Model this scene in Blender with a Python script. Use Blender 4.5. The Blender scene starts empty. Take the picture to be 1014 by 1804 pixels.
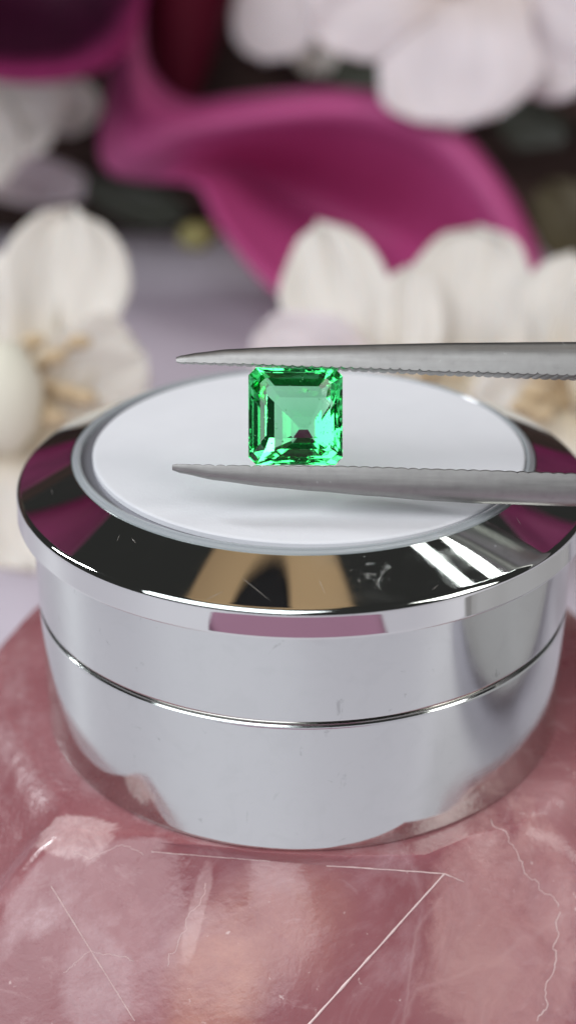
import bpy, bmesh, math, random
from mathutils import Vector, Matrix, noise as mn
from mathutils.bvhtree import BVHTree
random.seed(7)
MM = 0.001
sc = bpy.context.scene
col = sc.collection
DISC = 19.2                       # height of the jar's top above the quartz (mm)
TABLE_Z = -22.0
# ------------------------------------------------------------------ camera
CAM = Vector((-0.02, -87.3, 37.65 + DISC))
PITCH, YAW, FPX = 0.4541, -0.0113, 2528.75
d_ = Vector((math.sin(YAW)*math.cos(PITCH), math.cos(YAW)*math.cos(PITCH), -math.sin(PITCH)))
r_ = Vector((math.cos(YAW), -math.sin(YAW), 0)).normalized()
u_ = r_.cross(d_).normalized()
FOCUS = 84.0
cd = bpy.data.cameras.new('camera')
cam = bpy.data.objects.new('camera', cd)
col.objects.link(cam)
cam.location = CAM*MM
cam.rotation_euler = (-d_).to_track_quat('Z', 'Y').to_euler()
cd.sensor_fit = 'HORIZONTAL'
cd.sensor_width = 36
cd.lens = 36*FPX/1014
cd.clip_start = 0.001
cd.clip_end = 20
cd.dof.use_dof = True
cd.dof.focus_distance = FOCUS*MM
cd.dof.aperture_fstop = cd.lens/2.1
sc.camera = cam
# ------------------------------------------------------------------ world and lamps
w = bpy.data.worlds.new("World"); sc.world = w; w.use_nodes = True
bg = w.node_tree.nodes['Background']
bg.inputs[0].default_value = (0.95, 0.92, 0.90, 1); bg.inputs[1].default_value = 0.03

def area(name, loc, target, sx, sy, power, color=(1, 1, 1), along=None):
    l = bpy.data.lights.new(name, 'AREA'); l.shape = 'RECTANGLE'
    l.size = sx*MM; l.size_y = sy*MM; l.energy = power; l.color = color
    o = bpy.data.objects.new(name, l); col.objects.link(o)
    o.location = Vector(loc)*MM
    z = (Vector(loc)-Vector(target)).normalized()
    if along is None:
        o.rotation_euler = z.to_track_quat('Z', 'Y').to_euler()
    else:                                   # long side (x) along this axis
        x = Vector(along); x = (x-z*x.dot(z)).normalized(); y = z.cross(x)
        o.rotation_euler = Matrix((x, y, z)).transposed().to_euler()
    return o
area('window_light', (-330, -520, 560), (0, 20, 0), 860, 640, 6.1, (0.93, 0.96, 1.0))
area('fill_light', (560, -260, 420), (0, 0, 0), 300, 420, 2.0, (1.0, 0.97, 0.94))  # softbox added on the right to light the table, no source seen
area('side_window_light', (-610, 245, 480), (-15, -11, 0), 70, 270, 2.4, (0.95, 0.97, 1.0))
# two added lights, no tubes seen, for the white stripes in the jar rim
area('stripe_helper', (375, 330, 710), (9, -14, 18), 620, 14, 0.5, along=(0.7, 0, -0.7))
area('thin_stripe_helper', (277, 255, 739), (8, -14, 18), 620, 4, 0.13, along=(0.7, 0, -0.7))
sc.view_settings.view_transform = 'Standard'
sc.view_settings.look = 'None'
sc.view_settings.exposure = 0
sc.view_settings.gamma = 1
sc.cycles.use_denoising = True
sc.cycles.max_bounces = 16
sc.cycles.transmission_bounces = 14
sc.cycles.glossy_bounces = 8
sc.cycles.diffuse_bounces = 4
sc.cycles.sample_clamp_indirect = 6

# ------------------------------------------------------------------ helpers
def P(px, py, depth):             # a point of the place (mm) from where it is seen and how far away it is
    return CAM + depth*(d_ + r_*((px-507)/FPX) + u_*((902-py)/FPX))

def ray_z(px, py, z):
    k = d_ + r_*((px-507)/FPX) + u_*((902-py)/FPX)
    return CAM + k*((z-CAM.z)/k.z)

def tag(o, label=None, cat=None, group=None, kind=None):
    for k, v in (('label', label), ('category', cat), ('group', group), ('kind', kind)):
        if v: o[k] = v
    return o

def empty(name, loc, label, cat, group=None):
    o = bpy.data.objects.new(name, None); col.objects.link(o)
    o.empty_display_size = 0.002
    o.location = Vector(loc)*MM
    o['w'] = tuple(loc)
    return tag(o, label, cat, group)

def wloc(o):
    v = Vector((0, 0, 0))
    while o is not None:
        v += o.location; o = o.parent
    return v

def mesh(name, verts, faces, mat, parent=None, smooth=True, origin=None, uvs=None):
    """verts in mm, world axes"""
    base = wloc(parent) if parent is not None else Vector((0, 0, 0))
    if origin is None:
        origin = base/MM if parent is not None else Vector((0, 0, 0))
    origin = Vector(origin)
    me = bpy.data.meshes.new(name)
    me.from_pydata([(Vector(v)-origin)*MM for v in verts], [], faces)
    me.update()
    if uvs:
        lay = me.uv_layers.new(name='uv')
        for l in me.loops: lay.data[l.index].uv = uvs[l.vertex_index]
    if smooth:
        for p in me.polygons: p.use_smooth = True
    me.materials.append(mat)
    o = bpy.data.objects.new(name, me); col.objects.link(o)
    if parent is not None:
        o.parent = parent
    o.location = origin*MM - base
    return o

def fix_normals(o):
    bm = bmesh.new(); bm.from_mesh(o.data)
    bmesh.ops.recalc_face_normals(bm, faces=bm.faces)
    bm.to_mesh(o.data); bm.free()

def catmull(pts, t):
    n = len(pts)-1
    x = t*n; i = min(int(x), n-1); f = x-i
    p0, p1, p2, p3 = pts[max(i-1, 0)], pts[i], pts[i+1], pts[min(i+2, n)]
    return 0.5*((2*p1)+(p2-p0)*f+(2*p0-5*p1+4*p2-p3)*f*f+(3*p1-p0-3*p2+p3)*f*f*f)

def lathe(name, prof, mat, parent, c=(0, 0, 0), n=256, close=False, sharp=None):
    q = []
    segs = list(zip(prof, prof[1:] + ([prof[0]] if close else [])))
    for (r0, z0), (r1, z1) in segs:
        L = math.hypot(r1-r0, z1-z0); q.append((r0, z0))
        if L > 0.4:
            for t in (0.04/L, 1-0.04/L): q.append((r0+(r1-r0)*t, z0+(z1-z0)*t))
    if not close: q.append(prof[-1])
    prof = q
    vs, fs = [], []
    m = len(prof)
    for i in range(n):
        a = 2*math.pi*i/n
        for r, z in prof: vs.append((c[0]+r*math.cos(a), c[1]+r*math.sin(a), c[2]+z))
    for i in range(n):
        j = (i+1) % n
        for k in range(m-1 if not close else m):
            k2 = (k+1) % m
            fs.append((i*m+k, j*m+k, j*m+k2, i*m+k2))
    o = mesh(name, vs, fs, mat, parent)
    bm = bmesh.new(); bm.from_mesh(o.data)
    bmesh.ops.remove_doubles(bm, verts=bm.verts, dist=1e-7)
    bmesh.ops.recalc_face_normals(bm, faces=bm.faces)
    for e in bm.edges:
        if len(e.link_faces) == 2 and e.calc_face_angle() > math.radians(28): e.smooth = False
    bm.to_mesh(o.data); bm.free()
    return o

def mat(name, base=(0.5, 0.5, 0.5), rough=0.5, metal=0.0, **kw):
    m = bpy.data.materials.new(name); m.use_nodes = True
    b = m.node_tree.nodes['Principled BSDF']
    b.inputs['Base Color'].default_value = (*base, 1)
    b.inputs['Roughness'].default_value = rough
    b.inputs['Metallic'].default_value = metal
    for k, v in kw.items(): b.inputs[k].default_value = v
    return m, m.node_tree, b

def N(nt, typ, **kw):
    n = nt.nodes.new(typ)
    for k, v in kw.items():
        if hasattr(n, k): setattr(n, k, v)
        else: n.inputs[k].default_value = v
    return n

def coords(nt, scale=(1, 1, 1)):
    tc = N(nt, 'ShaderNodeTexCoord'); mp = N(nt, 'ShaderNodeMapping')
    mp.inputs['Scale'].default_value = scale
    nt.links.new(tc.outputs['Object'], mp.inputs[0])
    return mp.outputs[0]

def tnoise(nt, vec, scale, detail=4, rough=0.55, dist=0.0):
    n = N(nt, 'ShaderNodeTexNoise')
    n.inputs['Scale'].default_value = scale; n.inputs['Detail'].default_value = detail
    n.inputs['Roughness'].default_value = rough; n.inputs['Distortion'].default_value = dist
    nt.links.new(vec, n.inputs['Vector'])
    return n.outputs['Fac']

def ramp(nt, fac, stops):
    r = N(nt, 'ShaderNodeValToRGB'); e = r.color_ramp.elements
    while len(e) < len(stops): e.new(0.5)
    for k, (p, c) in enumerate(stops):
        e[k].position = p
        e[k].color = (*c, 1) if not isinstance(c, (int, float)) else (c, c, c, 1)
    nt.links.new(fac, r.inputs[0]); return r.outputs[0]

def bump(nt, b, h, strength=0.3, dist=0.0001, prev=None):
    n = N(nt, 'ShaderNodeBump'); n.inputs['Strength'].default_value = strength
    n.inputs['Distance'].default_value = dist
    nt.links.new(h, n.inputs['Height'])
    if prev is not None: nt.links.new(prev, n.inputs['Normal'])
    nt.links.new(n.outputs[0], b.inputs['Normal']); return n.outputs[0]

def mixc(nt, fac, a, b, mode='MIX'):
    m = N(nt, 'ShaderNodeMix'); m.data_type = 'RGBA'; m.blend_type = mode
    for s, v in ((0, fac), (6, a), (7, b)):
        if hasattr(v, 'is_linked'): nt.links.new(v, m.inputs[s])
        elif isinstance(v, (int, float)): m.inputs[s].default_value = v
        else: m.inputs[s].default_value = (*v, 1)
    return m.outputs[2]

# ------------------------------------------------------------------ materials
def chrome_material(name, base, rough, scratches=0.35, brushed=False):
    m, nt, b = mat(name, base, rough, 1.0)
    v = coords(nt)
    # smudges vary the gloss, hair scratches the relief
    sm = tnoise(nt, v, 160, 5, 0.65, 0.6)
    r = ramp(nt, sm, [(0.42, rough), (0.74, rough+0.09)])
    nt.links.new(r, b.inputs['Roughness'])
    if brushed:
        v2 = coords(nt, (1, 1, 26))
        st = tnoise(nt, v2, 330, 3, 0.7)
        w1 = bump(nt, b, st, 0.05, 0.00002)
        bump(nt, b, tnoise(nt, v, 120, 3, 0.5), 0.10, 0.00006, w1)
        c = ramp(nt, tnoise(nt, v, 420, 6, 0.7, 1.2), [(0.0, tuple(x*0.9 for x in base)), (0.5, base), (0.63, base), (0.68, tuple(x*0.78 for x in base))])
        nt.links.new(c, b.inputs['Base Color'])
    return m

def smudge(m, px, py, z, size):
    nt = m.node_tree; b = nt.nodes['Principled BSDF']; v = coords(nt)
    c = ray_z(px, py, z)*MM
    mp = N(nt, 'ShaderNodeMapping'); mp.vector_type = 'TEXTURE'
    mp.inputs['Location'].default_value = c; mp.inputs['Scale'].default_value = [q*MM for q in size]
    nt.links.new(v, mp.inputs[0])
    ln = N(nt, 'ShaderNodeVectorMath'); ln.operation = 'LENGTH'; nt.links.new(mp.outputs[0], ln.inputs[0])
    f = ramp(nt, ln.outputs['Value'], [(0.2, 0.17), (1.0, 0.0)])
    ad = N(nt, 'ShaderNodeMath'); ad.operation = 'ADD'; nt.links.new(f, ad.inputs[0])
    nt.links.new(tnoise(nt, v, 1500, 6, 0.8, 0.6), ad.inputs[1])
    sp = ramp(nt, ad.outputs[0], [(0.665, 0.0), (0.72, 1.0)])
    old = b.inputs['Roughness'].links[0].from_socket
    mx = N(nt, 'ShaderNodeMix'); mx.data_type = 'FLOAT'
    nt.links.new(sp, mx.inputs[0]); nt.links.new(old, mx.inputs[2]); mx.inputs[3].default_value = 0.17
    nt.links.new(mx.outputs[0], b.inputs['Roughness'])
M_chrome = chrome_material('polished_chrome', (0.74, 0.785, 0.755), 0.014)
smudge(M_chrome, 665, 1015, DISC-1.0, (1.7, 1.9, 2))
M_steel = chrome_material('satin_chrome', (0.665, 0.715, 0.69), 0.065, brushed=True)
M_scratch, _, _ = mat('scratch_metal', (0.5, 0.47, 0.44), 0.5, 1.0)
M_groove, _, _ = mat('groove_metal', (0.45, 0.43, 0.41), 0.14, 1.0)

M_ring, nt, b = mat('frosted_ring', (0.40, 0.43, 0.45), 0.16, 0.0, IOR=1.5)
b.inputs['Coat Weight'].default_value = 0.5; b.inputs['Coat Roughness'].default_value = 0.03
b.inputs['Subsurface Weight'].default_value = 0.3; b.inputs['Subsurface Radius'].default_value = (0.0006,)*3
M_glass, nt, b = mat('dark_window_glass', (0.30, 0.30, 0.33), 0.03, 0.35, IOR=1.6)
M_pad, nt, b = mat('white_foam', (0.83, 0.85, 0.90), 0.85, 0.0)
v = coords(nt)
nt.links.new(ramp(nt, tnoise(nt, v, 260, 6, 0.6), [(0.3, (0.755, 0.765, 0.80)), (0.7, (0.785, 0.795, 0.83))]), b.inputs['Base Color'])
bump(nt, b, tnoise(nt, v, 3200, 3, 0.7), 0.25, 0.00008)

M_tweezer, nt, b = mat('brushed_steel', (0.50, 0.49, 0.48), 0.45, 1.0)
v = coords(nt, (3, 60, 60))
f = tnoise(nt, v, 40, 4, 0.7)
nt.links.new(ramp(nt, f, [(0.3, 0.40), (0.7, 0.54)]), b.inputs['Roughness'])
v2 = coords(nt)
sp = ramp(nt, tnoise(nt, v2, 1500, 2, 0.5), [(0.0, (0.27, 0.265, 0.26)), (0.4, (0.345, 0.34, 0.33)), (0.72, (0.37, 0.365, 0.355)), (0.80, (0.62, 0.62, 0.62))])
nt.links.new(sp, b.inputs['Base Color'])
bump(nt, b, f, 0.25, 0.00004)

M_em = bpy.data.materials.new('emerald_crystal'); M_em.use_nodes = True
nt = M_em.node_tree
for n in list(nt.nodes): nt.nodes.remove(n)
out = N(nt, 'ShaderNodeOutputMaterial'); gl = N(nt, 'ShaderNodeBsdfGlass')
gl.inputs['Color'].default_value = (0.90, 1.0, 0.95, 1); gl.inputs['IOR'].default_value = 1.58; gl.inputs['Roughness'].default_value = 0.0
va = N(nt, 'ShaderNodeVolumeAbsorption')
va.inputs['Color'].default_value = (0.0, 0.98, 0.45, 1); va.inputs['Density'].default_value = 255
nt.links.new(gl.outputs[0], out.inputs[0]); nt.links.new(va.outputs[0], out.inputs[1])
tb = N(nt, 'ShaderNodeBump'); tb.inputs['Strength'].default_value = 0.03; tb.inputs['Distance'].default_value = 0.0001
nt.links.new(tnoise(nt, coords(nt), 900, 3, 0.6), tb.inputs['Height']); nt.links.new(tb.outputs[0], gl.inputs['Normal'])
M_incl, _, _ = mat('inclusion', (0.55, 0.85, 0.6), 0.4, 0.0)

# rose quartz
M_q, nt, b = mat('rose_quartz', (0.30, 0.10, 0.11), 0.10, 0.0, IOR=1.54)
v = coords(nt)
big = ramp(nt, tnoise(nt, v, 34, 5, 0.6, 0.8), [(0.36, (0.28, 0.095, 0.108)), (0.52, (0.34, 0.135, 0.148)), (0.66, (0.46, 0.23, 0.24)), (0.78, (0.54, 0.31, 0.31))])
mist = ramp(nt, tnoise(nt, v, 75, 8, 0.68, 1.5), [(0.52, 0.0), (0.64, 0.35), (0.72, 0.8)])
c1 = mixc(nt, mist, big, (0.58, 0.39, 0.41))
wv = N(nt, 'ShaderNodeTexVoronoi'); wv.feature = 'DISTANCE_TO_EDGE'; wv.inputs['Scale'].default_value = 30
nz = N(nt, 'ShaderNodeTexNoise'); nz.inputs['Scale'].default_value = 60; nz.inputs['Detail'].default_value = 5
nt.links.new(v, nz.inputs['Vector'])
vm = N(nt, 'ShaderNodeVectorMath'); vm.operation = 'MULTIPLY_ADD'
nt.links.new(nz.outputs['Color'], vm.inputs[0]); vm.inputs[1].default_value = (0.018,)*3; nt.links.new(v, vm.inputs[2])
nt.links.new(vm.outputs[0], wv.inputs['Vector'])
crack = ramp(nt, wv.outputs['Distance'], [(0.0, 0.3), (0.01, 0.0)])
gate = ramp(nt, tnoise(nt, v, 28, 2), [(0.52, 0.0), (0.6, 1.0)])
mm_ = N(nt, 'ShaderNodeMath'); mm_.operation = 'MULTIPLY'; nt.links.new(crack, mm_.inputs[0]); nt.links.new(gate, mm_.inputs[1])
c2 = mixc(nt, mm_.outputs[0], c1, (0.6, 0.4, 0.4))
def veil_or_glow(prev, px, py, z, size, colr, strength, e0, e1, ang=0.0, nscale=170, namp=0.55):
    """a cloudy inclusion with a ragged outline, or a painted glow of light, at its own place"""
    c = ray_z(px, py, z)*MM - Vector((0, 0, TABLE_Z*MM))
    mp = N(nt, 'ShaderNodeMapping'); mp.vector_type = 'TEXTURE'
    mp.inputs['Location'].default_value = c; mp.inputs['Rotation'].default_value = (0, 0, ang)
    mp.inputs['Scale'].default_value = [q*MM for q in size]
    nt.links.new(v, mp.inputs[0])
    ln = N(nt, 'ShaderNodeVectorMath'); ln.operation = 'LENGTH'; nt.links.new(mp.outputs[0], ln.inputs[0])
    a = N(nt, 'ShaderNodeMath'); a.operation = 'MULTIPLY_ADD'
    nt.links.new(tnoise(nt, v, nscale, 7, 0.7, 0.6), a.inputs[0]); a.inputs[1].default_value = namp*2
    nt.links.new(ln.outputs['Value'], a.inputs[2])
    m1 = ramp(nt, a.outputs[0], [(e0/2, 1.0), (e1/2, 0.0)])
    h = N(nt, 'ShaderNodeMath'); h.operation = 'MULTIPLY'; nt.links.new(a.outputs[0], h.inputs[0]); h.inputs[1].default_value = 0.5
    nt.links.new(h.outputs[0], m1.node.inputs[0])
    inner = ramp(nt, tnoise(nt, v, nscale*2.2, 8, 0.75, 0.8), [(0.35, 0.35*strength), (0.62, strength)])
    mu = N(nt, 'ShaderNodeMath'); mu.operation = 'MULTIPLY'; nt.links.new(m1, mu.inputs[0]); nt.links.new(inner, mu.inputs[1])
    return mixc(nt, mu.outputs[0], prev, colr)
c2 = veil_or_glow(c2, 880, 1640, -6, (7.2, 13, 10), (0.56, 0.32, 0.31), 0.7, 1.14, 1.30)
c2 = veil_or_glow(c2, 140, 1500, -2, (4.6, 2.6, 4), (0.66, 0.46, 0.46), 0.85, 1.15, 1.24)
c2 = veil_or_glow(c2, 170, 1730, -7, (3.4, 5, 5), (0.55, 0.36, 0.38), 0.6, 1.1, 1.3)
c2 = veil_or_glow(c2, 345, 1610, -3.5, (0.9, 4.2, 5), (0.62, 0.42, 0.42), 0.7, 1.1, 1.25, -0.35)
c2 = veil_or_glow(c2, 380, 1730, -6.5, (3.0, 5, 5), (0.62, 0.32, 0.24), 0.75, 0.9, 1.6, -0.3, 60, 0.4)  # warm light inside the crystal, painted as colour
c2 = veil_or_glow(c2, 510, 1630, -4, (4.5, 3.6, 4), (0.58, 0.30, 0.24), 0.6, 0.8, 1.6, 0.5, 60, 0.4)  # second glow spot, inner light put into the base colour
c2 = veil_or_glow(c2, 800, 1700, -8, (4, 5, 5), (0.58, 0.36, 0.33), 0.5, 0.8, 1.6, 0.5, 60, 0.4)
speck = ramp(nt, tnoise(nt, v, 1300, 3, 0.6), [(0.69, 0.0), (0.75, 0.6)])
c2 = mixc(nt, speck, c2, (0.78, 0.62, 0.60))
wisp = ramp(nt, tnoise(nt, coords(nt, (1, 2.6, 1.6)), 210, 8, 0.75, 2.2), [(0.57, 0.0), (0.72, 0.30)])
c2 = mixc(nt, wisp, c2, (0.66, 0.46, 0.46))
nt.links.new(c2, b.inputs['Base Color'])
b.inputs['Subsurface Weight'].default_value = 0.4
b.inputs['Subsurface Radius'].default_value = (0.0016, 0.0008, 0.0008)
b.inputs['Subsurface Scale'].default_value = 1.0
nt.links.new(ramp(nt, tnoise(nt, v, 55, 6, 0.7), [(0.4, 0.20), (0.7, 0.42)]), b.inputs['Roughness'])
b.inputs['Coat Weight'].default_value = 0.22; b.inputs['Coat Roughness'].default_value = 0.04; b.inputs['Specular IOR Level'].default_value = 0.38
bump(nt, b, tnoise(nt, v, 130, 7, 0.65), 0.35, 0.0008)
M_frac, nt, b = mat('fracture_edge', (0.78, 0.60, 0.58), 0.3, 0.0)
M_frost, nt, b = mat('frosted_quartz', (0.58, 0.38, 0.38), 0.35, 0.0)
v = coords(nt)
nt.links.new(ramp(nt, tnoise(nt, v, 260, 8, 0.75, 1.0), [(0.3, (0.36, 0.16, 0.17)), (0.5, (0.46, 0.25, 0.24)), (0.7, (0.72, 0.52, 0.50))]), b.inputs['Base Color'])
bump(nt, b, tnoise(nt, v, 420, 7, 0.75), 0.8, 0.0006)
b.inputs['Subsurface Weight'].default_value = 0.4; b.inputs['Subsurface Radius'].default_value = (0.003, 0.001, 0.001)

M_table, nt, b = mat('lavender_tabletop', (0.62, 0.58, 0.66), 0.45, 0.0)
v = coords(nt)
nt.links.new(ramp(nt, tnoise(nt, v, 9, 4), [(0.3, (0.61, 0.56, 0.64)), (0.7, (0.68, 0.63, 0.70))]), b.inputs['Base Color'])
M_wood, nt, b = mat('dark_wood', (0.04, 0.026, 0.022), 0.5, 0.0)
v = coords(nt, (2, 30, 30))
nt.links.new(ramp(nt, tnoise(nt, v, 6, 6, 0.65, 0.8), [(0.3, (0.02, 0.012, 0.011)), (0.55, (0.07, 0.044, 0.036)), (0.75, (0.16, 0.11, 0.09))]), b.inputs['Base Color'])

def petal_material(name, tipc, basec, basepos=0.35, streak=0.12, sss=0.35):
    m, nt, b = mat(name, tipc, 0.55, 0.0)
    uv = N(nt, 'ShaderNodeUVMap'); sep = N(nt, 'ShaderNodeSeparateXYZ')
    nt.links.new(uv.outputs[0], sep.inputs[0])
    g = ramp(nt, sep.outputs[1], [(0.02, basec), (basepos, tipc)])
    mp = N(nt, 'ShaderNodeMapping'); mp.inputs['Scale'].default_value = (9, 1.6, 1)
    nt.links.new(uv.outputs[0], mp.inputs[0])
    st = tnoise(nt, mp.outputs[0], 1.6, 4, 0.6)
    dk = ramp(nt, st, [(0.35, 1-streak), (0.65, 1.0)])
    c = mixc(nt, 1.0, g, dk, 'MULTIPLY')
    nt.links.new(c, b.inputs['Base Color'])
    bump(nt, b, st, 0.12, 0.0006)
    b.inputs['Subsurface Weight'].default_value = sss
    b.inputs['Subsurface Radius'].default_value = (0.0016, 0.0012, 0.0010)
    return m
M_white = petal_material('white_petal', (0.79, 0.745, 0.69), (0.66, 0.56, 0.40), 0.5)
M_blush = petal_material('blush_petal', (0.78, 0.70, 0.72), (0.70, 0.58, 0.52), 0.5)
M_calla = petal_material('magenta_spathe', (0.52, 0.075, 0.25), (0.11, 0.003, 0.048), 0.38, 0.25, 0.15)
M_deep = petal_material('deep_magenta_spathe', (0.27, 0.025, 0.115), (0.10, 0.002, 0.04), 0.4, 0.45, 0.1)
M_throat = petal_material('dark_throat_spathe', (0.36, 0.03, 0.15), (0.035, 0.0006, 0.016), 0.55, 0.3, 0.05)
M_calla_dark = petal_material('wine_spathe', (0.17, 0.003, 0.026), (0.09, 0.001, 0.014), 0.5, 0.3, 0.1)
M_tan, _, _ = mat('tan_anther', (0.60, 0.46, 0.29), 0.7)
M_green, _, _ = mat('pale_green_heart', (0.78, 0.755, 0.64), 0.6)
M_bud, _, _ = mat('olive_bud', (0.28, 0.26, 0.09), 0.6)
M_olive, _, _ = mat('olive_leaf', (0.08, 0.065, 0.03), 0.6)
M_leaf, nt, b = mat('dark_leaf', (0.03, 0.035, 0.02), 0.5)
M_stem, nt, b = mat('stem', (0.07, 0.06, 0.03), 0.6)
M_standin, nt, b = mat('pink_standin_matte', (0.36, 0.165, 0.26), 0.9)
M_tan_panel, nt, b = mat('tan_panel_matte', (0.86, 0.57, 0.30), 0.8)
M_shading_disc, nt, b = mat('shading_disc_grey', (0.47, 0.44, 0.46), 0.9)
M_black, nt, b = mat('black_plastic', (0.010, 0.009, 0.009), 0.5)

# ------------------------------------------------------------------ setting
def box(name, x0, x1, y0, y1, z0, z1, m, parent=None, bev=0.0):
    v = [(x, y, z) for x in (x0, x1) for y in (y0, y1) for z in (z0, z1)]
    f = [(0, 1, 3, 2), (4, 6, 7, 5), (0, 4, 5, 1), (2, 3, 7, 6), (0, 2, 6, 4), (1, 5, 7, 3)]
    o = mesh(name, v, f, m, parent, smooth=False)
    if bev:
        md = o.modifiers.new('b', 'BEVEL'); md.width = bev*MM; md.segments = 3
    return o
tag(box('tabletop', -900, 900, -700, 700, TABLE_Z-25, TABLE_Z, M_table), kind='structure')

# dark slatted screen behind the flowers
scr = empty('wooden_screen', (0, 215, TABLE_Z), 'dark brown wooden board wall behind the flowers, out of focus', 'wooden screen')
zz = TABLE_Z
for k in range(6):
    h = 22+3*math.sin(k*2.3)
    box('plank', -330, 330, 205+1.5*math.sin(k*1.7), 214, zz+0.3, zz+h-0.8, M_wood, scr, 0.8)
    zz += h

# ------------------------------------------------------------------ rose quartz slab
qz = empty('rose_quartz_slab', (0, 0, TABLE_Z), 'polished pink rose quartz slab with white fracture lines under the metal jar', 'crystal slab')
def Q(px, py, z): return ray_z(px, py, z)
def slab():
    cols = []
    def gen(T, m1=(4.0, -4.6), m2=(9, -11.5), b=(17, TABLE_Z)):
        o = Vector((T.x, T.y, 0)).normalized()
        j = lambda k: 0.9*mn.noise(T*0.21+Vector((k, 0, 0)))
        cols.append([T] + [Vector((T.x+o.x*(q+j(i)), T.y+o.y*(q+j(i+9)), z)) for i, (q, z) in enumerate((m1, m2, b))])
    def front(t, a, b_, c):
        cols.append([Q(*t, 0.0), Q(*a), Q(*b_), Q(*c)])
    for x, y, k in ((14, 1252, 0.85), (65, 1342, 1.0), (106, 1403, 1.0)): gen(Q(x, y, 0), (4.5, -3.9), (8+6*k, -11.0), (14+14*k, TABLE_Z))
    front((123, 1453), (28, 1497, -3.6), (-60, 1700, -10.3), (-330, 2080, -22))
    front((200, 1467), (92, 1566, -2.6), (240, 1804, -8.8), (330, 2150, -19))
    front((287, 1469), (268, 1501, -0.9), (300, 1804, -8.6), (350, 2150, -19))
    front((363, 1489), (400, 1512, -0.9), (390, 1804, -8.1), (400, 2150, -19))
    front((450, 1501), (480, 1518, -0.9), (440, 1804, -8.05), (410, 2150, -19))
    front((604, 1509), (590, 1527, -0.95), (495, 1804, -8.0), (420, 2150, -19))
    front((750, 1506), (782, 1540, -1.3), (545, 1804, -8.0), (430, 2150, -19))
    front((831, 1472), (868, 1535, -2.0), (750, 1804, -9.6), (800, 2150, -21))
    front((912, 1454), (935, 1545, -3.0), (958, 1804, -10.6), (1000, 2150, -22))
    front((950, 1420), (1010, 1545, -4.6), (1120, 1804, -14), (1250, 2100, -22))
    for x, y, k in ((987, 1399, 1.0), (1034, 1325, 1.0), (1040, 1225, 0.8)): gen(Q(x, y, 0), (4.5, -3.9), (8+6*k, -11.0), (14+14*k, TABLE_Z))
    for x, y in ((21.5, 6), (21, 12), (14, 19), (4, 23), (-8, 23.5), (-16, 19), (-20.5, 13), (-22.5, 5)): gen(Vector((x, y, 0)))
    for i in (3, 12):                         # the corners where front facets meet the side slopes
        for k in (1, 2, 3):
            m = (cols[i-1][k]+cols[i+1][k])/2
            cols[i][k] = Vector((m.x*1.07, m.y*1.07, m.z))
    isf = [4 <= i <= 11 for i in range(len(cols))]
    nc = len(cols); dense = []
    for i in range(nc):
        j = (i+1) % nc
        dense.append((cols[i], isf[i]))
        if isf[i] and isf[j]: continue
        a0, a1, a2, a3 = cols[(i-1) % nc], cols[i], cols[j], cols[(i+2) % nc]
        for f in (0.25, 0.5, 0.75):
            dense.append(([0.5*((2*p1)+(p2-p0)*f+(2*p0-5*p1+4*p2-p3)*f*f+(3*p1-p0-3*p2+p3)*f**3) for p0, p1, p2, p3 in zip(a0, a1, a2, a3)], False))
    cols = []
    for c, fr in dense:
        if fr: cols.append([c[0], c[0].lerp(c[1], .5), c[1], c[1].lerp(c[2], .5), c[2], c[2].lerp(c[3], .5), c[3]])
        else: cols.append([catmull(c, t/6) for t in range(7)])
    RW = 7
    vs = [p for c in cols for p in c]; n = len(cols); fs = []; ms = []
    for i in range(n):
        j = (i+1) % n
        for k in range(RW-1):
            fs.append((i*RW+k, i*RW+k+1, j*RW+k+1, j*RW+k)); ms.append(0)
    fs.append(tuple(i*RW for i in range(n))); ms.append(0)
    fs.append(tuple(i*RW+RW-1 for i in reversed(range(n)))); ms.append(0)
    return vs, fs, ms
vs, fs, ms = slab()
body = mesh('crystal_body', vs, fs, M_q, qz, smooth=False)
body.data.materials.append(M_frost)
for p, k in zip(body.data.polygons, ms): p.material_index = k
bm = bmesh.new(); bm.from_mesh(body.data)
bmesh.ops.triangulate(bm, faces=[f for f in bm.faces])
bmesh.ops.recalc_face_normals(bm, faces=bm.faces)
for f in bm.faces: f.smooth = True
for e in bm.edges:
    if len(e.link_faces) == 2 and e.calc_face_angle() > math.radians(48): e.smooth = False
bm.to_mesh(body.data); bm.free()
bvh = BVHTree.FromPolygons([Vector(v.co)+Vector((0, 0, TABLE_Z*MM)) for v in body.data.vertices], [tuple(p.vertices) for p in body.data.polygons])
def on_slab(px, py):
    k = (d_ + r_*((px-507)/FPX) + u_*((902-py)/FPX)).normalized()
    h = bvh.ray_cast(CAM*MM, k)[0]
    return h/MM if h is not None else None
def fracture(pts, wid, jag=0.0, seed=0, m=None):
    """a thin raised white fracture line along the crystal; jag in pixels of waviness at that place"""
    out = []
    for a, b_ in zip(pts, pts[1:]):
        n = max(2, int(math.hypot(b_[0]-a[0], b_[1]-a[1])/5))
        for k in range(n):
            x = a[0]+(b_[0]-a[0])*k/n; y = a[1]+(b_[1]-a[1])*k/n
            x += jag*mn.fractal(Vector((x*.035, y*.035, seed)), 0.8, 2.1, 4); y += jag*mn.fractal(Vector((y*.035, x*.035, seed+5)), 0.8, 2.1, 4)
            h = on_slab(x, y)
            if h is not None: out.append(h)
    return tube('fracture_line', out, [wid*(0.55+0.9*abs(mn.noise(p*1.3))) for p in out], m or M_frac, qz, 5)
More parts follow.
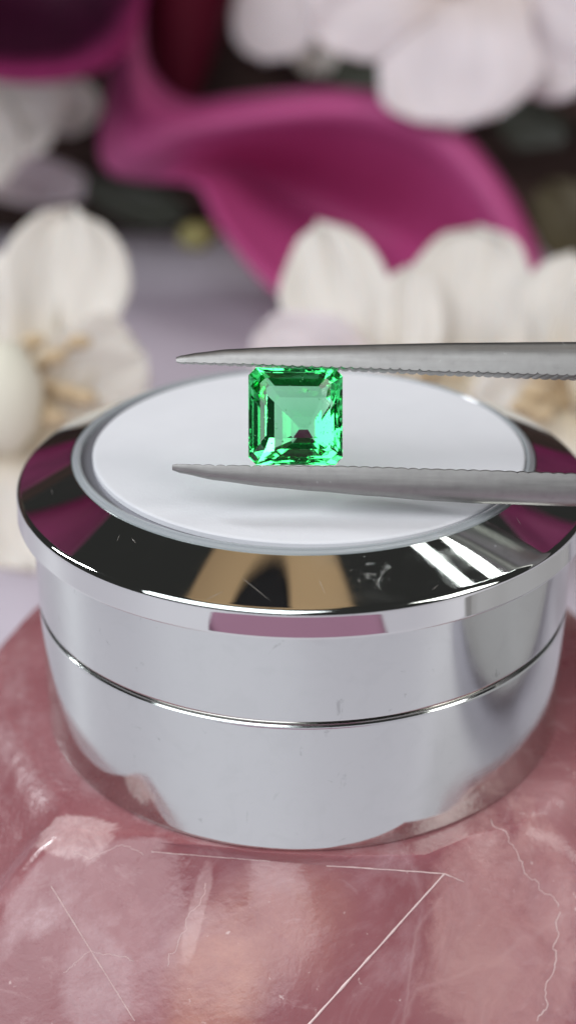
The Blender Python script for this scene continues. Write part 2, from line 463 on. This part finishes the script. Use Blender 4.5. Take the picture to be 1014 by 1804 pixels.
# ------------------------------------------------------------------ jar
jar = empty('gem_jar', (0, 0, 0), 'round chrome metal gem jar with white top disc standing on pink quartz', 'jar')
Z = DISC
rim = lathe('rim', [(15.16, -1.4), (15.16, -0.32), (15.20, -0.27), (15.28, -0.26), (18.56, -1.772), (18.70, -1.845), (18.80, -1.94), (18.87, -2.08), (18.88, -2.26), (18.95, -3.50), (18.92, -3.60), (18.82, -3.65), (18.02, -3.65)], M_chrome, jar, (0, 0, Z))
lathe('lid_wall', [(18.02, -3.66), (18.0, -9.62), (17.97, -9.72), (17.88, -9.80), (17.62, -9.84)], M_steel, jar, (0, 0, Z))
lathe('groove_ring', [(17.62, -9.80), (17.74, -9.86), (17.78, -9.93), (17.74, -10.0), (17.62, -10.06)], M_groove, jar, (0, 0, Z))
lathe('base', [(17.62, -10.02), (17.88, -10.04), (17.97, -10.12), (18.0, -10.22), (18.0, -18.95), (17.95, -19.12), (17.8, -19.2), (0.01, -19.2)], M_steel, jar, (0, 0, Z))
lathe('window_ring', [(14.62, -1.0), (14.62, -0.12), (14.68, -0.05), (14.8, -0.01), (14.9, -0.04), (14.93, -0.12), (14.97, -0.14), (15.05, -0.15), (15.13, -0.20), (15.155, -0.30), (15.155, -1.0)], M_ring, jar, (0, 0, Z), close=True)
lathe('window_glass', [(0.01, -0.42), (14.62, -0.42), (14.62, -0.8), (0.01, -0.8)], M_glass, jar, (0, 0, Z))
lathe('foam_disc', [(0.01, 0.0), (14.0, 0.0), (14.12, -0.03), (14.18, -0.10), (14.18, -0.40), (0.01, -0.40)], M_pad, jar, (0.36, 0, Z))

# ------------------------------------------------------------------ tweezers
TD = 84.6
def cr(pts, x):
    """monotone-ish interpolation y(x)"""
    if x <= pts[0][0]: return pts[0][1]
    for (x0, y0), (x1, y1) in zip(pts, pts[1:]):
        if x <= x1:
            t = (x-x0)/(x1-x0); t = t*t*(3-2*t)*0.35+t*0.65
            return y0+(y1-y0)*t
    return pts[-1][1]
tw = empty('tweezers', P(1800, 740, TD), 'grey steel tweezers with serrated jaws holding the green emerald over the jar', 'tweezers')
UP = dict(outer=[(311, 629), (320, 626), (350, 621), (400, 615), (480, 611), (560, 608.5), (800, 603.5), (1014, 602), (1500, 598), (2300, 640), (3300, 725), (3600, 735)],
          jaw=[(311, 638), (320, 640), (400, 643), (560, 650), (640, 653), (800, 660), (1014, 667), (1500, 672), (2300, 700), (3300, 748), (3600, 750)])
LO = dict(outer=[(304, 829), (318, 834), (379, 847), (470, 859), (560, 867), (650, 875), (760, 884), (850, 889), (1014, 894), (1500, 897), (2300, 860), (3300, 780), (3600, 770)],
          jaw=[(304, 819), (312, 817.5), (440, 820), (600, 821), (800, 827), (1014, 834), (1500, 838), (2300, 812), (3300, 756), (3600, 753)])
def halfw(px):
    return cr([(304, 0.38), (330, 0.52), (450, 0.72), (700, 0.98), (1014, 1.3), (1600, 2.2), (2400, 4.0), (3600, 4.5)], px)
def arm(spec, x0, tooth_phase):
    vs, fs = [], []
    xs = []
    x = x0
    pitch = 21.0 if tooth_phase else 17.0
    while x < 1110: xs.append(x); x += pitch/8
    while x < 3600: xs.append(x); x += 60
    K = 14
    for i, x in enumerate(xs):
        yo, yj = cr(spec['outer'], x), cr(spec['jaw'], x)
        if x < 1110:
            ph = ((x-x0+tooth_phase) % pitch)/pitch
            amp = min(1.0, (x-x0)/60.0)*3.6*(0.45+0.9*abs(mn.noise(Vector((math.floor((x-x0+tooth_phase)/pitch)*1.37, tooth_phase, 0)))))
            tooth = amp*(1-abs(math.sin(math.pi*ph))**0.7) * (1 + 0.25*math.sin(x*0.37))
            yj2 = yj + (tooth if yo > yj else -tooth)
        else: yj2 = yj
        hw = halfw(x)
        H = yo-yj
        prof = []
        # jaw side with a soft lip, rounded flank, outer side
        for t, hh in ((0.94, 0.0), (1.0, 0.03), (1.0, 0.075), (0.985, 0.32), (0.95, 0.52), (0.86, 0.72), (0.70, 0.88), (0.45, 0.97)):
            prof.append((-t*hw, hh))
        prof += [(-p[0], p[1]) for p in reversed(prof)]
        for dz, hh in prof:
            yy = yj2 + (yo-yj2)*hh if hh < 0.06 else yj + H*hh
            vs.append(P(x, yy, TD) + d_*dz)
        n = len(prof)
        if i:
            a, b = (i-1)*n, i*n
            for k in range(n):
                k2 = (k+1) % n
                fs.append((a+k, a+k2, b+k2, b+k))
    n = 16
    fs.append(tuple(range(n-1, -1, -1)))
    L = (len(xs)-1)*n
    fs.append(tuple(range(L, L+n)))
    return vs, fs
for spec, x0, ph in ((UP, 311, 0), (LO, 304, 9)):
    v_, f_ = arm(spec, x0, ph)
    a = mesh('arm', v_, f_, M_tweezer, tw)
    fix_normals(a)
    bm = bmesh.new(); bm.from_mesh(a.data)
    for e in bm.edges:
        if len(e.link_faces) == 2 and e.calc_face_angle() > math.radians(40): e.smooth = False
    bm.to_mesh(a.data); bm.free()

# ------------------------------------------------------------------ emerald
EC = P(520.5, 733.5, TD)
em = empty('emerald', EC, 'square cut bright green emerald gripped between the tweezer jaws', 'gemstone')
SX, SY = 83.5/FPX*TD, 85.5/FPX*TD
ex = (r_*math.cos(0.12) + d_*math.sin(0.12)).normalized()
ez = (-d_*math.cos(0.12) + r_*math.sin(0.12)).normalized()
ey = ez.cross(ex).normalized()
ez = (ez + u_*0.03).normalized()
def octa(sx, sy, cut, c, ox=0, oy=0):
    x, y = sx, sy
    return [EC + ex*(a+ox) + ey*(b2+oy) + ez*c for a, b2 in ((x-cut, y), (x, y-cut), (x, -y+cut), (x-cut, -y), (-x+cut, -y), (-x, -y+cut), (-x, y-cut), (-x+cut, y))]
levels = [octa(SX*0.58, SY*0.53, 0.16, 0.80, -0.20, 0.18), octa(SX*0.74, SY*0.72, 0.30, 0.64, -0.10, 0.10), octa(SX*0.89, SY*0.88, 0.38, 0.38, -0.03, 0.03), octa(SX*0.985, SY*0.985, 0.44, 0.14), octa(SX, SY, 0.46, 0.04), octa(SX, SY, 0.46, -0.08),
          octa(SX*0.82, SY*0.82, 0.46, -0.92, 0.06, -0.04), octa(SX*0.56, SY*0.54, 0.30, -1.80, 0.40, -0.3), octa(SX*0.26, SY*0.22, 0.12, -2.45, 0.6, -0.5), octa(SX*0.10, SY*0.02, 0.01, -2.7, 0.65, -0.55)]
vs = [p for l in levels for p in l]; fs = [tuple(range(8))]
for l in range(len(levels)-1):
    for k in range(8):
        j = (k+1) % 8
        fs.append((l*8+k, (l+1)*8+k, (l+1)*8+j, l*8+j))
fs.append(tuple(range(len(levels)*8-1, (len(levels)-1)*8-1, -1)))
stone = mesh('cut_stone', vs, fs, M_em, em, smooth=False); fix_normals(stone)
# wispy inclusions inside
iv, if_ = [], []
for k in range(46):
    a = random.uniform(-0.85, 0.85)*SX; b2 = random.uniform(-0.9, 0.9)*SY
    c = random.uniform(-0.9, 0.3)*(1-max(abs(a), abs(b2))/SX*0.9)
    s = random.uniform(0.012, 0.035)
    p = EC+ex*a+ey*b2+ez*c; o_ = len(iv)
    st = Vector((random.uniform(.6, 2.2), 1, random.uniform(.6, 2.5)))
    iv += [p+ex*s*st.x, p-ex*s*st.x, p+ey*s*st.z, p-ey*s*st.z, p+ez*s, p-ez*s]
    if_ += [tuple(o_+q for q in t) for t in ((0, 2, 4), (2, 1, 4), (1, 3, 4), (3, 0, 4), (2, 0, 5), (1, 2, 5), (3, 1, 5), (0, 3, 5))]
inc = mesh('inclusion', iv, if_, M_incl, em); inc['kind'] = 'stuff'

# ------------------------------------------------------------------ flowers
def petal(name, base, tip, wpx, m, parent, cup=0.25, curl=0.1, notch=0.08, roundness=0.42, ruffle=0.05, seed=0, fat=1.15):
    """base/tip = (px,py,depth)"""
    B, T = P(*base), P(*tip)
    ax = T-B; L = ax.length
    dep = (base[2]+tip[2])/2
    W = wpx/FPX*dep/2
    tocam = (CAM-(B+T)/2).normalized()
    side = ax.cross(tocam).normalized(); nor = side.cross(ax).normalized()
    if nor.dot(tocam) < 0: nor = -nor
    ns, ntt = 22, 18
    vs, fs, uv = [], [], []
    for i in range(ns+1):
        s = i/ns
        if s > 0.60: ww = W*max(0.0, 1-((s-0.60)/0.40)**2.3)**(1/2.1)
        else: ww = W*(0.42+0.58*math.sin(math.pi/2*s/0.60))
        ww = max(ww, 0.02)
        for j in range(ntt+1):
            t = -1+2*j/ntt
            ss = s*(1-notch*math.exp(-(t/0.22)**2)*s**4)
            rf = ruffle*L*mn.noise(Vector((t*2.3+seed*7.1, s*2.6, seed*3.3)))*(0.3+s)
            wj = ww*(1+0.26*t*t*mn.noise(Vector((s*3.1+seed*5, math.copysign(1.7, t), seed))))
            p = B + ax*ss + side*wj*t + nor*(cup*W*(t*t-0.4)*math.sin(math.pi*min(1, s*0.9+0.08)) + curl*L*(s-0.5)**2 + rf)
            vs.append(p); uv.append((t*0.5+0.5+seed*0.37, s))
    m_ = ntt+1
    for i in range(ns):
        for j in range(ntt):
            fs.append((i*m_+j, i*m_+j+1, (i+1)*m_+j+1, (i+1)*m_+j))
    o = mesh(name, vs, fs, m, parent, uvs=uv)
    sd = o.modifiers.new('s', 'SOLIDIFY'); sd.thickness = 0.35*MM; sd.offset = 0
    return o

def tube(name, pts, radii, m, parent, seg=10):
    vs, fs = [], []
    pts = [Vector(p) for p in pts]
    for i, p in enumerate(pts):
        t = (pts[min(i+1, len(pts)-1)]-pts[max(i-1, 0)]).normalized()
        a = t.orthogonal().normalized() if i == 0 else (a - t*a.dot(t)).normalized()
        b_ = t.cross(a)
        for k in range(seg):
            an = 2*math.pi*k/seg
            vs.append(p+(a*math.cos(an)+b_*math.sin(an))*radii[i])
    for i in range(len(pts)-1):
        for k in range(seg):
            k2 = (k+1) % seg
            fs.append((i*seg+k, i*seg+k2, (i+1)*seg+k2, (i+1)*seg+k))
    fs.append(tuple(range(seg-1, -1, -1))); fs.append(tuple(range((len(pts)-1)*seg, len(pts)*seg)))
    return mesh(name, vs, fs, m, parent)

def blob(name, c, rx, m, parent, sc3=(1, 1, 1), seed=0, amp=0.08):
    bm = bmesh.new(); bmesh.ops.create_icosphere(bm, subdivisions=3, radius=1)
    vs = [tuple(Vector(c)+r_*v.co.x*rx*sc3[0]*(1+amp*mn.noise(v.co*2+Vector((seed, 0, 0))))+u_*v.co.y*rx*sc3[1]*(1+amp*mn.noise(v.co*2+Vector((0, seed, 0))))-d_*v.co.z*rx*sc3[2]) for v in bm.verts]
    fs = [tuple(v.index for v in f.verts) for f in bm.faces]; bm.free()
    return mesh(name, vs, fs, m, parent)

def loft(name, sections, m, parent, nu=70, nv=30, thick=0.7, uvf=None):
    """sections: list (along) of lists (across) of (px,py,depth)"""
    S = [[P(*q) for q in s] for s in sections]
    vs, fs, uv = [], [], []
    for i in range(nu+1):
        u = i/nu
        row = [catmull([s[k] for s in S], u) for k in range(len(S[0]))]
        for j in range(nv+1):
            v = j/nv
            vs.append(catmull(row, v)); uv.append((u, v) if uvf is None else uvf(u, v))
    k = nv+1
    for i in range(nu):
        for j in range(nv):
            fs.append((i*k+j, i*k+j+1, (i+1)*k+j+1, (i+1)*k+j))
    o = mesh(name, vs, fs, m, parent, uvs=uv)
    sd = o.modifiers.new('s', 'SOLIDIFY'); sd.thickness = thick*MM; sd.offset = 0
    return o

fracture([(782, 1540), (664, 1672), (545, 1804), (430, 1930)], 0.095, 0.3, 1)
fracture([(266, 1501), (400, 1512), (480, 1518)], 0.03, 0.4, 2)
fracture([(575, 1526), (690, 1533), (750, 1537), (782, 1540), (822, 1556)], 0.05, 0.8, 3)
fracture([(90, 1562), (166, 1685), (240, 1804)], 0.035, 0.3, 4)
fracture([(862, 1442), (905, 1490), (925, 1536), (950, 1562), (987, 1603)], 0.035, 9, 5)
fracture([(987, 1603), (980, 1650), (975, 1712), (958, 1752), (964, 1765), (948, 1804)], 0.045, 8, 6)
fracture([(130, 1500), (158, 1512), (215, 1490), (258, 1512)], 0.02, 8, 7)
fracture([(368, 1555), (345, 1600), (318, 1650), (288, 1702)], 0.018, 9, 8)
fracture([(235, 1690), (158, 1676), (110, 1720)], 0.016, 9, 9)
# hair scratches on the sloping rim
def on_rim(px, py):
    k = d_ + r_*((px-507)/FPX) + u_*((902-py)/FPX); t = 60.0
    while t < 130:
        p = CAM+k*t; rr = math.hypot(p.x, p.y)
        if rr < 18.6 and p.z < DISC-0.26-(rr-15.28)*0.4611: return p
        t += 0.01
sv, sf = [], []
for (a, b_) in (((418, 1012), (482, 1064)), ((360, 1066), (398, 1040)), ((205, 955), (212, 940)), ((232, 948), (240, 958)), ((760, 1040), (772, 1030)), ((908, 910), (918, 926)), ((560, 1018), (574, 1050)), ((90, 860), (93, 872))):
    A, B2 = on_rim(*a), on_rim(*b_)
    if A is None or B2 is None: continue
    t = (B2-A).normalized(); q = Vector((0, 0, 1)).cross(t).normalized()*0.012; o_ = len(sv)
    up = Vector((0, 0, 0.016))
    n = 6
    for k in range(n+1):
        p = A.lerp(B2, k/n); rr = math.hypot(p.x, p.y); p.z = DISC-0.26-(rr-15.28)*0.4611-0.004
        w_ = math.sin(math.pi*(k+0.3)/(n+0.6))
        sv += [p-q*w_, p+q*w_, p+up*w_]
    for k in range(n):
        c = o_+3*k
        sf += [(c, c+3, c+5, c+2), (c+1, c+2, c+5, c+4)]
sr = mesh('scratch', sv, sf, M_scratch, jar); sr['kind'] = 'stuff'
# --- large magenta calla, folded ribbon-like across the frame
for m_ in (M_calla_dark, M_throat, M_wood):
    q_ = m_.node_tree.nodes['Principled BSDF']; q_.inputs['Specular IOR Level'].default_value = 0.15; q_.inputs['Roughness'].default_value = 0.7
# --- large magenta calla, folded ribbon-like across the frame
C1 = empty('calla_lily', P(600, 560, 240), 'large magenta calla lily with pointed tip hanging behind the jar, white blossom overlapping it', 'calla lily', 'magenta calla lilies behind the jar')
secs = [
 [(250, -30, 250), (246, -20, 244), (236, -18, 240), (222, -16, 243), (212, -12, 247)],
 [(252, 90, 250), (246, 100, 242), (232, 105, 238), (214, 115, 240), (200, 120, 246)],
 [(285, 150, 252), (275, 160, 242), (245, 185, 234), (208, 215, 236), (178, 235, 244)],
 [(340, 180, 252), (330, 186, 240), (298, 222, 230), (245, 270, 234), (195, 300, 246)],
 [(412, 172, 250), (408, 176, 240), (388, 215, 229), (330, 272, 238), (285, 318, 244)],
 [(502, 166, 250), (500, 165, 240), (490, 205, 228), (420, 285, 248), (348, 326, 238)],
 [(600, 164, 250), (600, 160, 240), (598, 200, 228), (500, 330, 256), (385, 392, 234)],
 [(698, 182, 250), (700, 174, 238), (690, 214, 227), (590, 380, 258), (430, 455, 230)],
 [(782, 225, 248), (790, 216, 236), (772, 256, 226), (680, 425, 256), (490, 515, 227)],
 [(850, 300, 244), (862, 290, 233), (838, 325, 224), (760, 480, 246), (590, 570, 225)],
 [(902, 390, 238), (917, 378, 229), (892, 410, 222), (840, 530, 234), (720, 610, 223)],
 [(940, 485, 232), (956, 478, 225), (938, 500, 220), (900, 570, 224), (850, 620, 220)],
 [(955, 560, 224), (962, 558, 221), (957, 566, 219), (945, 590, 219), (935, 610, 218)]]
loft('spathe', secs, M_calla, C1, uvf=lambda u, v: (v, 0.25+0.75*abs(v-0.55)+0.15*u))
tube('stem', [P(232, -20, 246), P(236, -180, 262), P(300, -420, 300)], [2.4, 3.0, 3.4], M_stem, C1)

# --- upper left calla with its dark throat towards us
C2 = empty('calla_lily', P(60, 0, 225), 'dark magenta calla lily opening at the top left corner of the photo', 'calla lily', 'magenta calla lilies behind the jar')
secs = [
 [(-190, 60, 225), (-185, 84, 214), (-180, 50, 216), (-160, -60, 245), (-150, -260, 262)],
 [(-60, 120, 225), (-55, 128, 213), (-52, 98, 212), (-45, -10, 247), (-40, -280, 266)],
 [(50, 138, 225), (55, 142, 212), (55, 108, 211), (50, 0, 249), (50, -290, 268)],
 [(140, 126, 226), (146, 130, 214), (132, 98, 212), (105, -10, 247), (110, -280, 266)],
 [(200, 96, 228), (206, 98, 218), (182, 68, 214), (140, -40, 243), (150, -260, 262)],
 [(232, 52, 232), (238, 52, 224), (214, 25, 220), (170, -90, 240), (190, -240, 258)],
 [(248, -10, 238), (254, -10, 232), (232, -30, 228), (200, -140, 240), (220, -230, 252)]]
loft('spathe', secs, M_throat, C2, uvf=lambda u, v: (u, max(0.02, 1.0-2.8*max(0, v-0.18))))

# --- wine red rolled bud in the top centre-left
C3 = empty('calla_lily_bud', P(320, 100, 262), 'wine red furled calla bud pointing down above the large magenta one', 'calla lily')
tube('spathe', [P(326, 215, 262), P(322, 180, 263), P(318, 120, 265), P(322, 60, 267), P(335, -20, 270), P(350, -120, 276), P(360, -300, 285)], [0.3, 2.2, 5.2, 7.0, 8.6, 9.4, 8.0], M_calla_dark, C3, 20)

# tall callas standing above the picture, mirrored in the jar's bevel
def calla_up(base, lean, h, label, m=M_deep, turn=0.0):
    c = empty('calla_lily', base, label, 'calla lily', 'tall magenta calla lilies above the jar')
    B = Vector(base); A = Vector(lean).normalized()
    s = A.orthogonal().normalized(); q = A.cross(s)
    vs, fs, uv = [], [], []
    nu, nv = 26, 36
    for i in range(nu+1):
        t = i/nu
        for j in range(nv+1):
            an = turn+(j/nv)*2*math.pi*1.08
            flare = math.cos((j/nv-0.5)*2*math.pi)*0.5+0.5
            R = 3+24*t**1.6*(0.75+0.5*flare); hh = h*(t*(0.8+0.35*flare*t)-0.12*max(0, t-0.75)*4)
            vs.append(B+A*hh+(s*math.cos(an)+q*math.sin(an))*(R+j/nv*1.2)); uv.append((j/nv, 0.2+0.8*t))
    k = nv+1
    for i in range(nu):
        for j in range(nv): fs.append((i*k+j, i*k+j+1, (i+1)*k+j+1, (i+1)*k+j))
    o = mesh('spathe', vs, fs, m, c, uvs=uv)
    sd = o.modifiers.new('s', 'SOLIDIFY'); sd.thickness = 0.8*MM
    tube('stem', [B+A*2, B-A*30, B-A*60-Vector((0, -10, 20)), Vector((B.x*0.9, B.y+50, TABLE_Z))], [3, 3, 3.2, 3.4], M_stem, c)
    tube('spadix', [B+A*4, B+A*h*0.5], [2.2, 1.6], M_tan, c)
calla_up((-90, 172, 2), (-0.05, -0.25, 1), 66, 'magenta calla lily off the left edge, reflected low in the jar rim')
calla_up((-152, 172, 104), (-0.1, -0.3, 1), 92, 'tall magenta calla lily standing high off the left edge, reflected in the jar rim')
calla_up((92, 172, 2), (0.05, -0.25, 1), 72, 'magenta calla lily off the right edge, reflected low in the jar rim', turn=1.0)
calla_up((160, 172, 104), (0.1, -0.3, 1), 92, 'tall magenta calla lily standing high off the right edge, reflected in the jar rim', turn=1.0)

def blossom(loc, label, petals, m, group='white blossoms behind the jar'):
    e = empty('white_blossom', P(*loc), label, 'blossom', group)
    for k, (b0, t0, wpx, kw) in enumerate(petals):
        petal('petal', b0, t0, wpx, kw.pop('m', m), e, seed=k+loc[0]*0.01, **kw)
    return e
def stamens(e, origin, tips, r=0.45, head=1.1):
    O = P(*origin)
    for t in tips:
        T = P(*t); mid = (O+T)/2+u_*1.0
        s_ = tube('stamen', [O, mid, T], [r, r*0.8, r*0.7], M_tan, e, 6)
        blob('anther', T, head, M_tan, s_, (1.5, 0.9, 0.9))

# left foreground blossom
e = blossom((40, 700, 160), 'large white blossom with tan stamens left behind the jar', [
 ((90, 720, 160), (128, 368, 170), 215, dict(cup=0.3, fat=1.2)),
 ((40, 690, 160), (-40, 455, 172), 210, dict(cup=0.3)),
 ((60, 700, 158), (250, 620, 164), 190, dict(cup=0.2, fat=1.2)),
 ((60, 720, 156), (210, 860, 152), 230, dict(cup=0.15, fat=1.2)),
 ((30, 730, 156), (60, 1010, 146), 260, dict(cup=0.2, fat=1.2)),
 ((10, 720, 158), (-190, 800, 150), 260, dict(cup=0.2))], M_white)
stamens(e, (40, 690, 157), [(140, 602, 153), (95, 628, 152), (120, 690, 152), (150, 700, 151), (95, 735, 150), (60, 600, 153)], 0.6, 0.9)
blob('flower_heart', P(5, 700, 150), 4.4, M_green, e, (0.95, 1.35, 1), 3)

# right blossom in front of the big calla
e = blossom((740, 690, 165), 'white blossom overlapping the big magenta calla, right behind the tweezers', [
 ((650, 720, 166), (560, 396, 174), 172, dict(cup=0.3, fat=1.2, notch=0.03)),
 ((805, 720, 166), (838, 406, 172), 255, dict(cup=0.28, fat=1.2, notch=0.05)),
 ((720, 720, 164), (718, 476, 170), 120, dict(cup=0.2, fat=1.2, notch=0.0)),
 ((680, 700, 162), (450, 590, 164), 170, dict(cup=0.2, m=M_blush)),
 ((720, 690, 160), (600, 800, 152), 180, dict(cup=0.2)),
 ((780, 690, 160), (850, 810, 150), 200, dict(cup=0.2))], M_white)
stamens(e, (730, 690, 160), [(690, 640, 158), (760, 650, 157), (800, 660, 157)], 0.5, 0.7)
e = blossom((1010, 700, 155), 'cream blossom with tan heart at the right edge behind the jar', [
 ((1000, 720, 157), (1010, 452, 168), 170, dict(cup=0.3, fat=1.2, notch=0.0)),
 ((1010, 720, 157), (1160, 520, 160), 260, dict(cup=0.3)),
 ((990, 720, 155), (830, 740, 154), 190, dict(cup=0.2)),
 ((1010, 730, 152), (930, 900, 144), 210, dict(cup=0.2)),
 ((1030, 730, 152), (1130, 900, 142), 280, dict(cup=0.2))], M_white)
stamens(e, (1000, 715, 152), [(940, 690, 148), (960, 660, 148), (920, 715, 147), (985, 650, 148), (950, 730, 147)], 0.6, 1.0)

# top right blossom
e = blossom((770, -30, 225), 'pale pinkish white blossom hanging in the top right corner', [
 ((800, -70, 226), (812, 222, 222), 300, dict(cup=-0.15, fat=1.2, notch=0.06, ruffle=0.07)),
 ((790, -60, 224), (540, 40, 222), 200, dict(cup=0.15, notch=0.0)),
 ((830, -70, 228), (1060, 130, 226), 260, dict(cup=0.2)),
 ((780, -60, 228), (760, -300, 236), 240, dict(cup=0.2))], M_blush, 'pale blossoms at the top')
blob('flower_heart', P(795, -55, 222), 3, M_green, e)
e = blossom((470, -40, 275), 'small pinkish blossom petal dim between the wine bud and the white one', [
 ((500, -110, 276), (468, 108, 272), 150, dict(cup=0.25, notch=0.02)),
 ((505, -100, 276), (575, 130, 282), 120, dict(cup=0.3, m=M_white, notch=0.0)),
 ((500, -110, 276), (390, 120, 300), 110, dict(cup=0.3, notch=0.0))], M_blush, 'pale blossoms at the top')
e = blossom((0, 210, 250), 'shaded off-white blossom at the left edge under the dark calla', [
 ((-120, 150, 252), (112, 210, 244), 200, dict(cup=0.25, notch=0.02, fat=1.2)),
 ((-110, 170, 250), (20, 310, 246), 150, dict(cup=0.2)),
 ((-20, 160, 262), (178, 190, 266), 100, dict(cup=0.3)),
 ((-90, 300, 262), (160, 330, 268), 80, dict(cup=0.3, m=M_blush))], M_white, 'pale blossoms at the top')

# buds and dark leaves
e = empty('olive_bud', P(345, 418, 240), 'small yellowish green bud above the lavender tabletop, left of centre', 'bud')
blob('bud', P(347, 416, 240), 2.6, M_bud, e, (1.2, 0.9, 1)); tube('stem', [P(350, 418, 241), P(400, 380, 250), P(460, 330, 262)], [0.8, 0.9, 1], M_stem, e)
for k, (b0, t0, wpx, lab) in enumerate([((700, 60, 270), (590, 160, 275), 90, 'dark leaf in the gap between calla and top right blossom'),
        ((1000, 240, 262), (880, 190, 270), 90, 'dark leaf right of the big calla, upper one'),
        ((1040, 480, 240), (960, 330, 250), 110, 'olive brown leaf at the right edge beside the calla tip'),
        ((150, 330, 262), (330, 380, 258), 70, 'dark reddish leaf under the big calla throat')]):
    e = empty('leaf', P(*b0), lab, 'leaf', 'dark leaves among the flowers')
    petal('blade', b0, t0, wpx, M_leaf if k != 2 else M_olive, e, cup=0.3, notch=0, seed=k)

# ------------------------------------------------------------------ unseen things added for the reflections in the chrome
def sheet(name, x0, x1, y0, y1, z, m, label, cat):
    vs, fs = [], []
    n = 24
    for i in range(n+1):
        for j in range(n+1):
            x = x0+(x1-x0)*i/n; y = y0+(y1-y0)*j/n
            vs.append((x+1.5*mn.noise(Vector((y*.05, 3, 0))), y+1.5*mn.noise(Vector((x*.05, 0, 0))), z+1.0+0.9*mn.noise(Vector((x*.04, y*.04, 1)))))
    for i in range(n):
        for j in range(n): fs.append((i*(n+1)+j, (i+1)*(n+1)+j, (i+1)*(n+1)+j+1, i*(n+1)+j+1))
    o = mesh(name, vs, fs, m, None, origin=((x0+x1)/2, (y0+y1)/2, z))
    sd = o.modifiers.new('s', 'SOLIDIFY'); sd.thickness = 0.5*MM
    tag(o, label, cat)
sheet('pink_standin', -52, 47, -150, -84, TABLE_Z, M_standin, 'dusty pink stand-in sheet added on the table in front, mirrored in the jar rim', 'stand-in sheet')  # stand-in sheet added for the pink reflection in the rim band

# made-up overhead panel, tan with a dark patch, added for the rim's tan reflection
cx, cy, cz = -108, 68, 900
lp = empty('overhead_panel', (cx, cy, cz), 'made-up tan panel with dark patch overhead, reflected in the front of the jar rim', 'reflection panel')
vs, fs = [], []
nn = 48
rot = math.radians(-12)
for ring, (sx, sy, z) in enumerate([(232, 175, 0), (236, 179, 8), (150, 110, 150), (146, 106, 154)]):
    for k in range(nn):
        a = 2*math.pi*k/nn; e_ = 0.45
        c, s_ = math.cos(a), math.sin(a)
        x, y = sx*math.copysign(abs(c)**e_, c), sy*math.copysign(abs(s_)**e_, s_)
        vs.append((cx+x*math.cos(rot)-y*math.sin(rot), cy+x*math.sin(rot)+y*math.cos(rot), cz+z))
for q in range(3):
    for k in range(nn):
        k2 = (k+1) % nn; fs.append((q*nn+k, q*nn+k2, (q+1)*nn+k2, (q+1)*nn+k))
fs.append(tuple(range(nn-1, -1, -1)))
fs.append(tuple(range(3*nn, 4*nn)))
mesh('tan_panel', vs, fs, M_tan_panel, lp, smooth=False)
vs = []
for sx, sy, z in ((84, 92, 0.5), (84, 92, -2), (76, 84, -4)):
    for k in range(nn):
        a = 2*math.pi*k/nn; c, s_ = math.cos(a), math.sin(a)
        vs.append((cx-4+sx*math.copysign(abs(c)**0.6, c), cy+32+sy*math.copysign(abs(s_)**0.6, s_), cz+z))
fs = [(q*nn+k, q*nn+(k+1) % nn, (q+1)*nn+(k+1) % nn, (q+1)*nn+k) for q in range(2) for k in range(nn)]
fs += [tuple(range(nn)), tuple(range(2*nn, 3*nn))]
mesh('panel_dark_patch', vs, fs, M_black, lp, smooth=False)
tube('panel_cord', [(cx, cy, cz+152), (cx, cy, cz+800)], [3, 3], M_black, lp)
# grey disc added right of the slab to darken the right of the jar wall
tr = lathe('shading_disc', [(0.1, 0.6), (40, 0.6), (44, 1.4), (48, 5), (49, 5), (45, 0.4), (0.1, 0.3)], M_shading_disc, None, (101, -8, TABLE_Z), 64)
tag(tr, 'made-up round grey disc off the right edge, reflected as a darker patch in the jar wall', 'shading_disc')
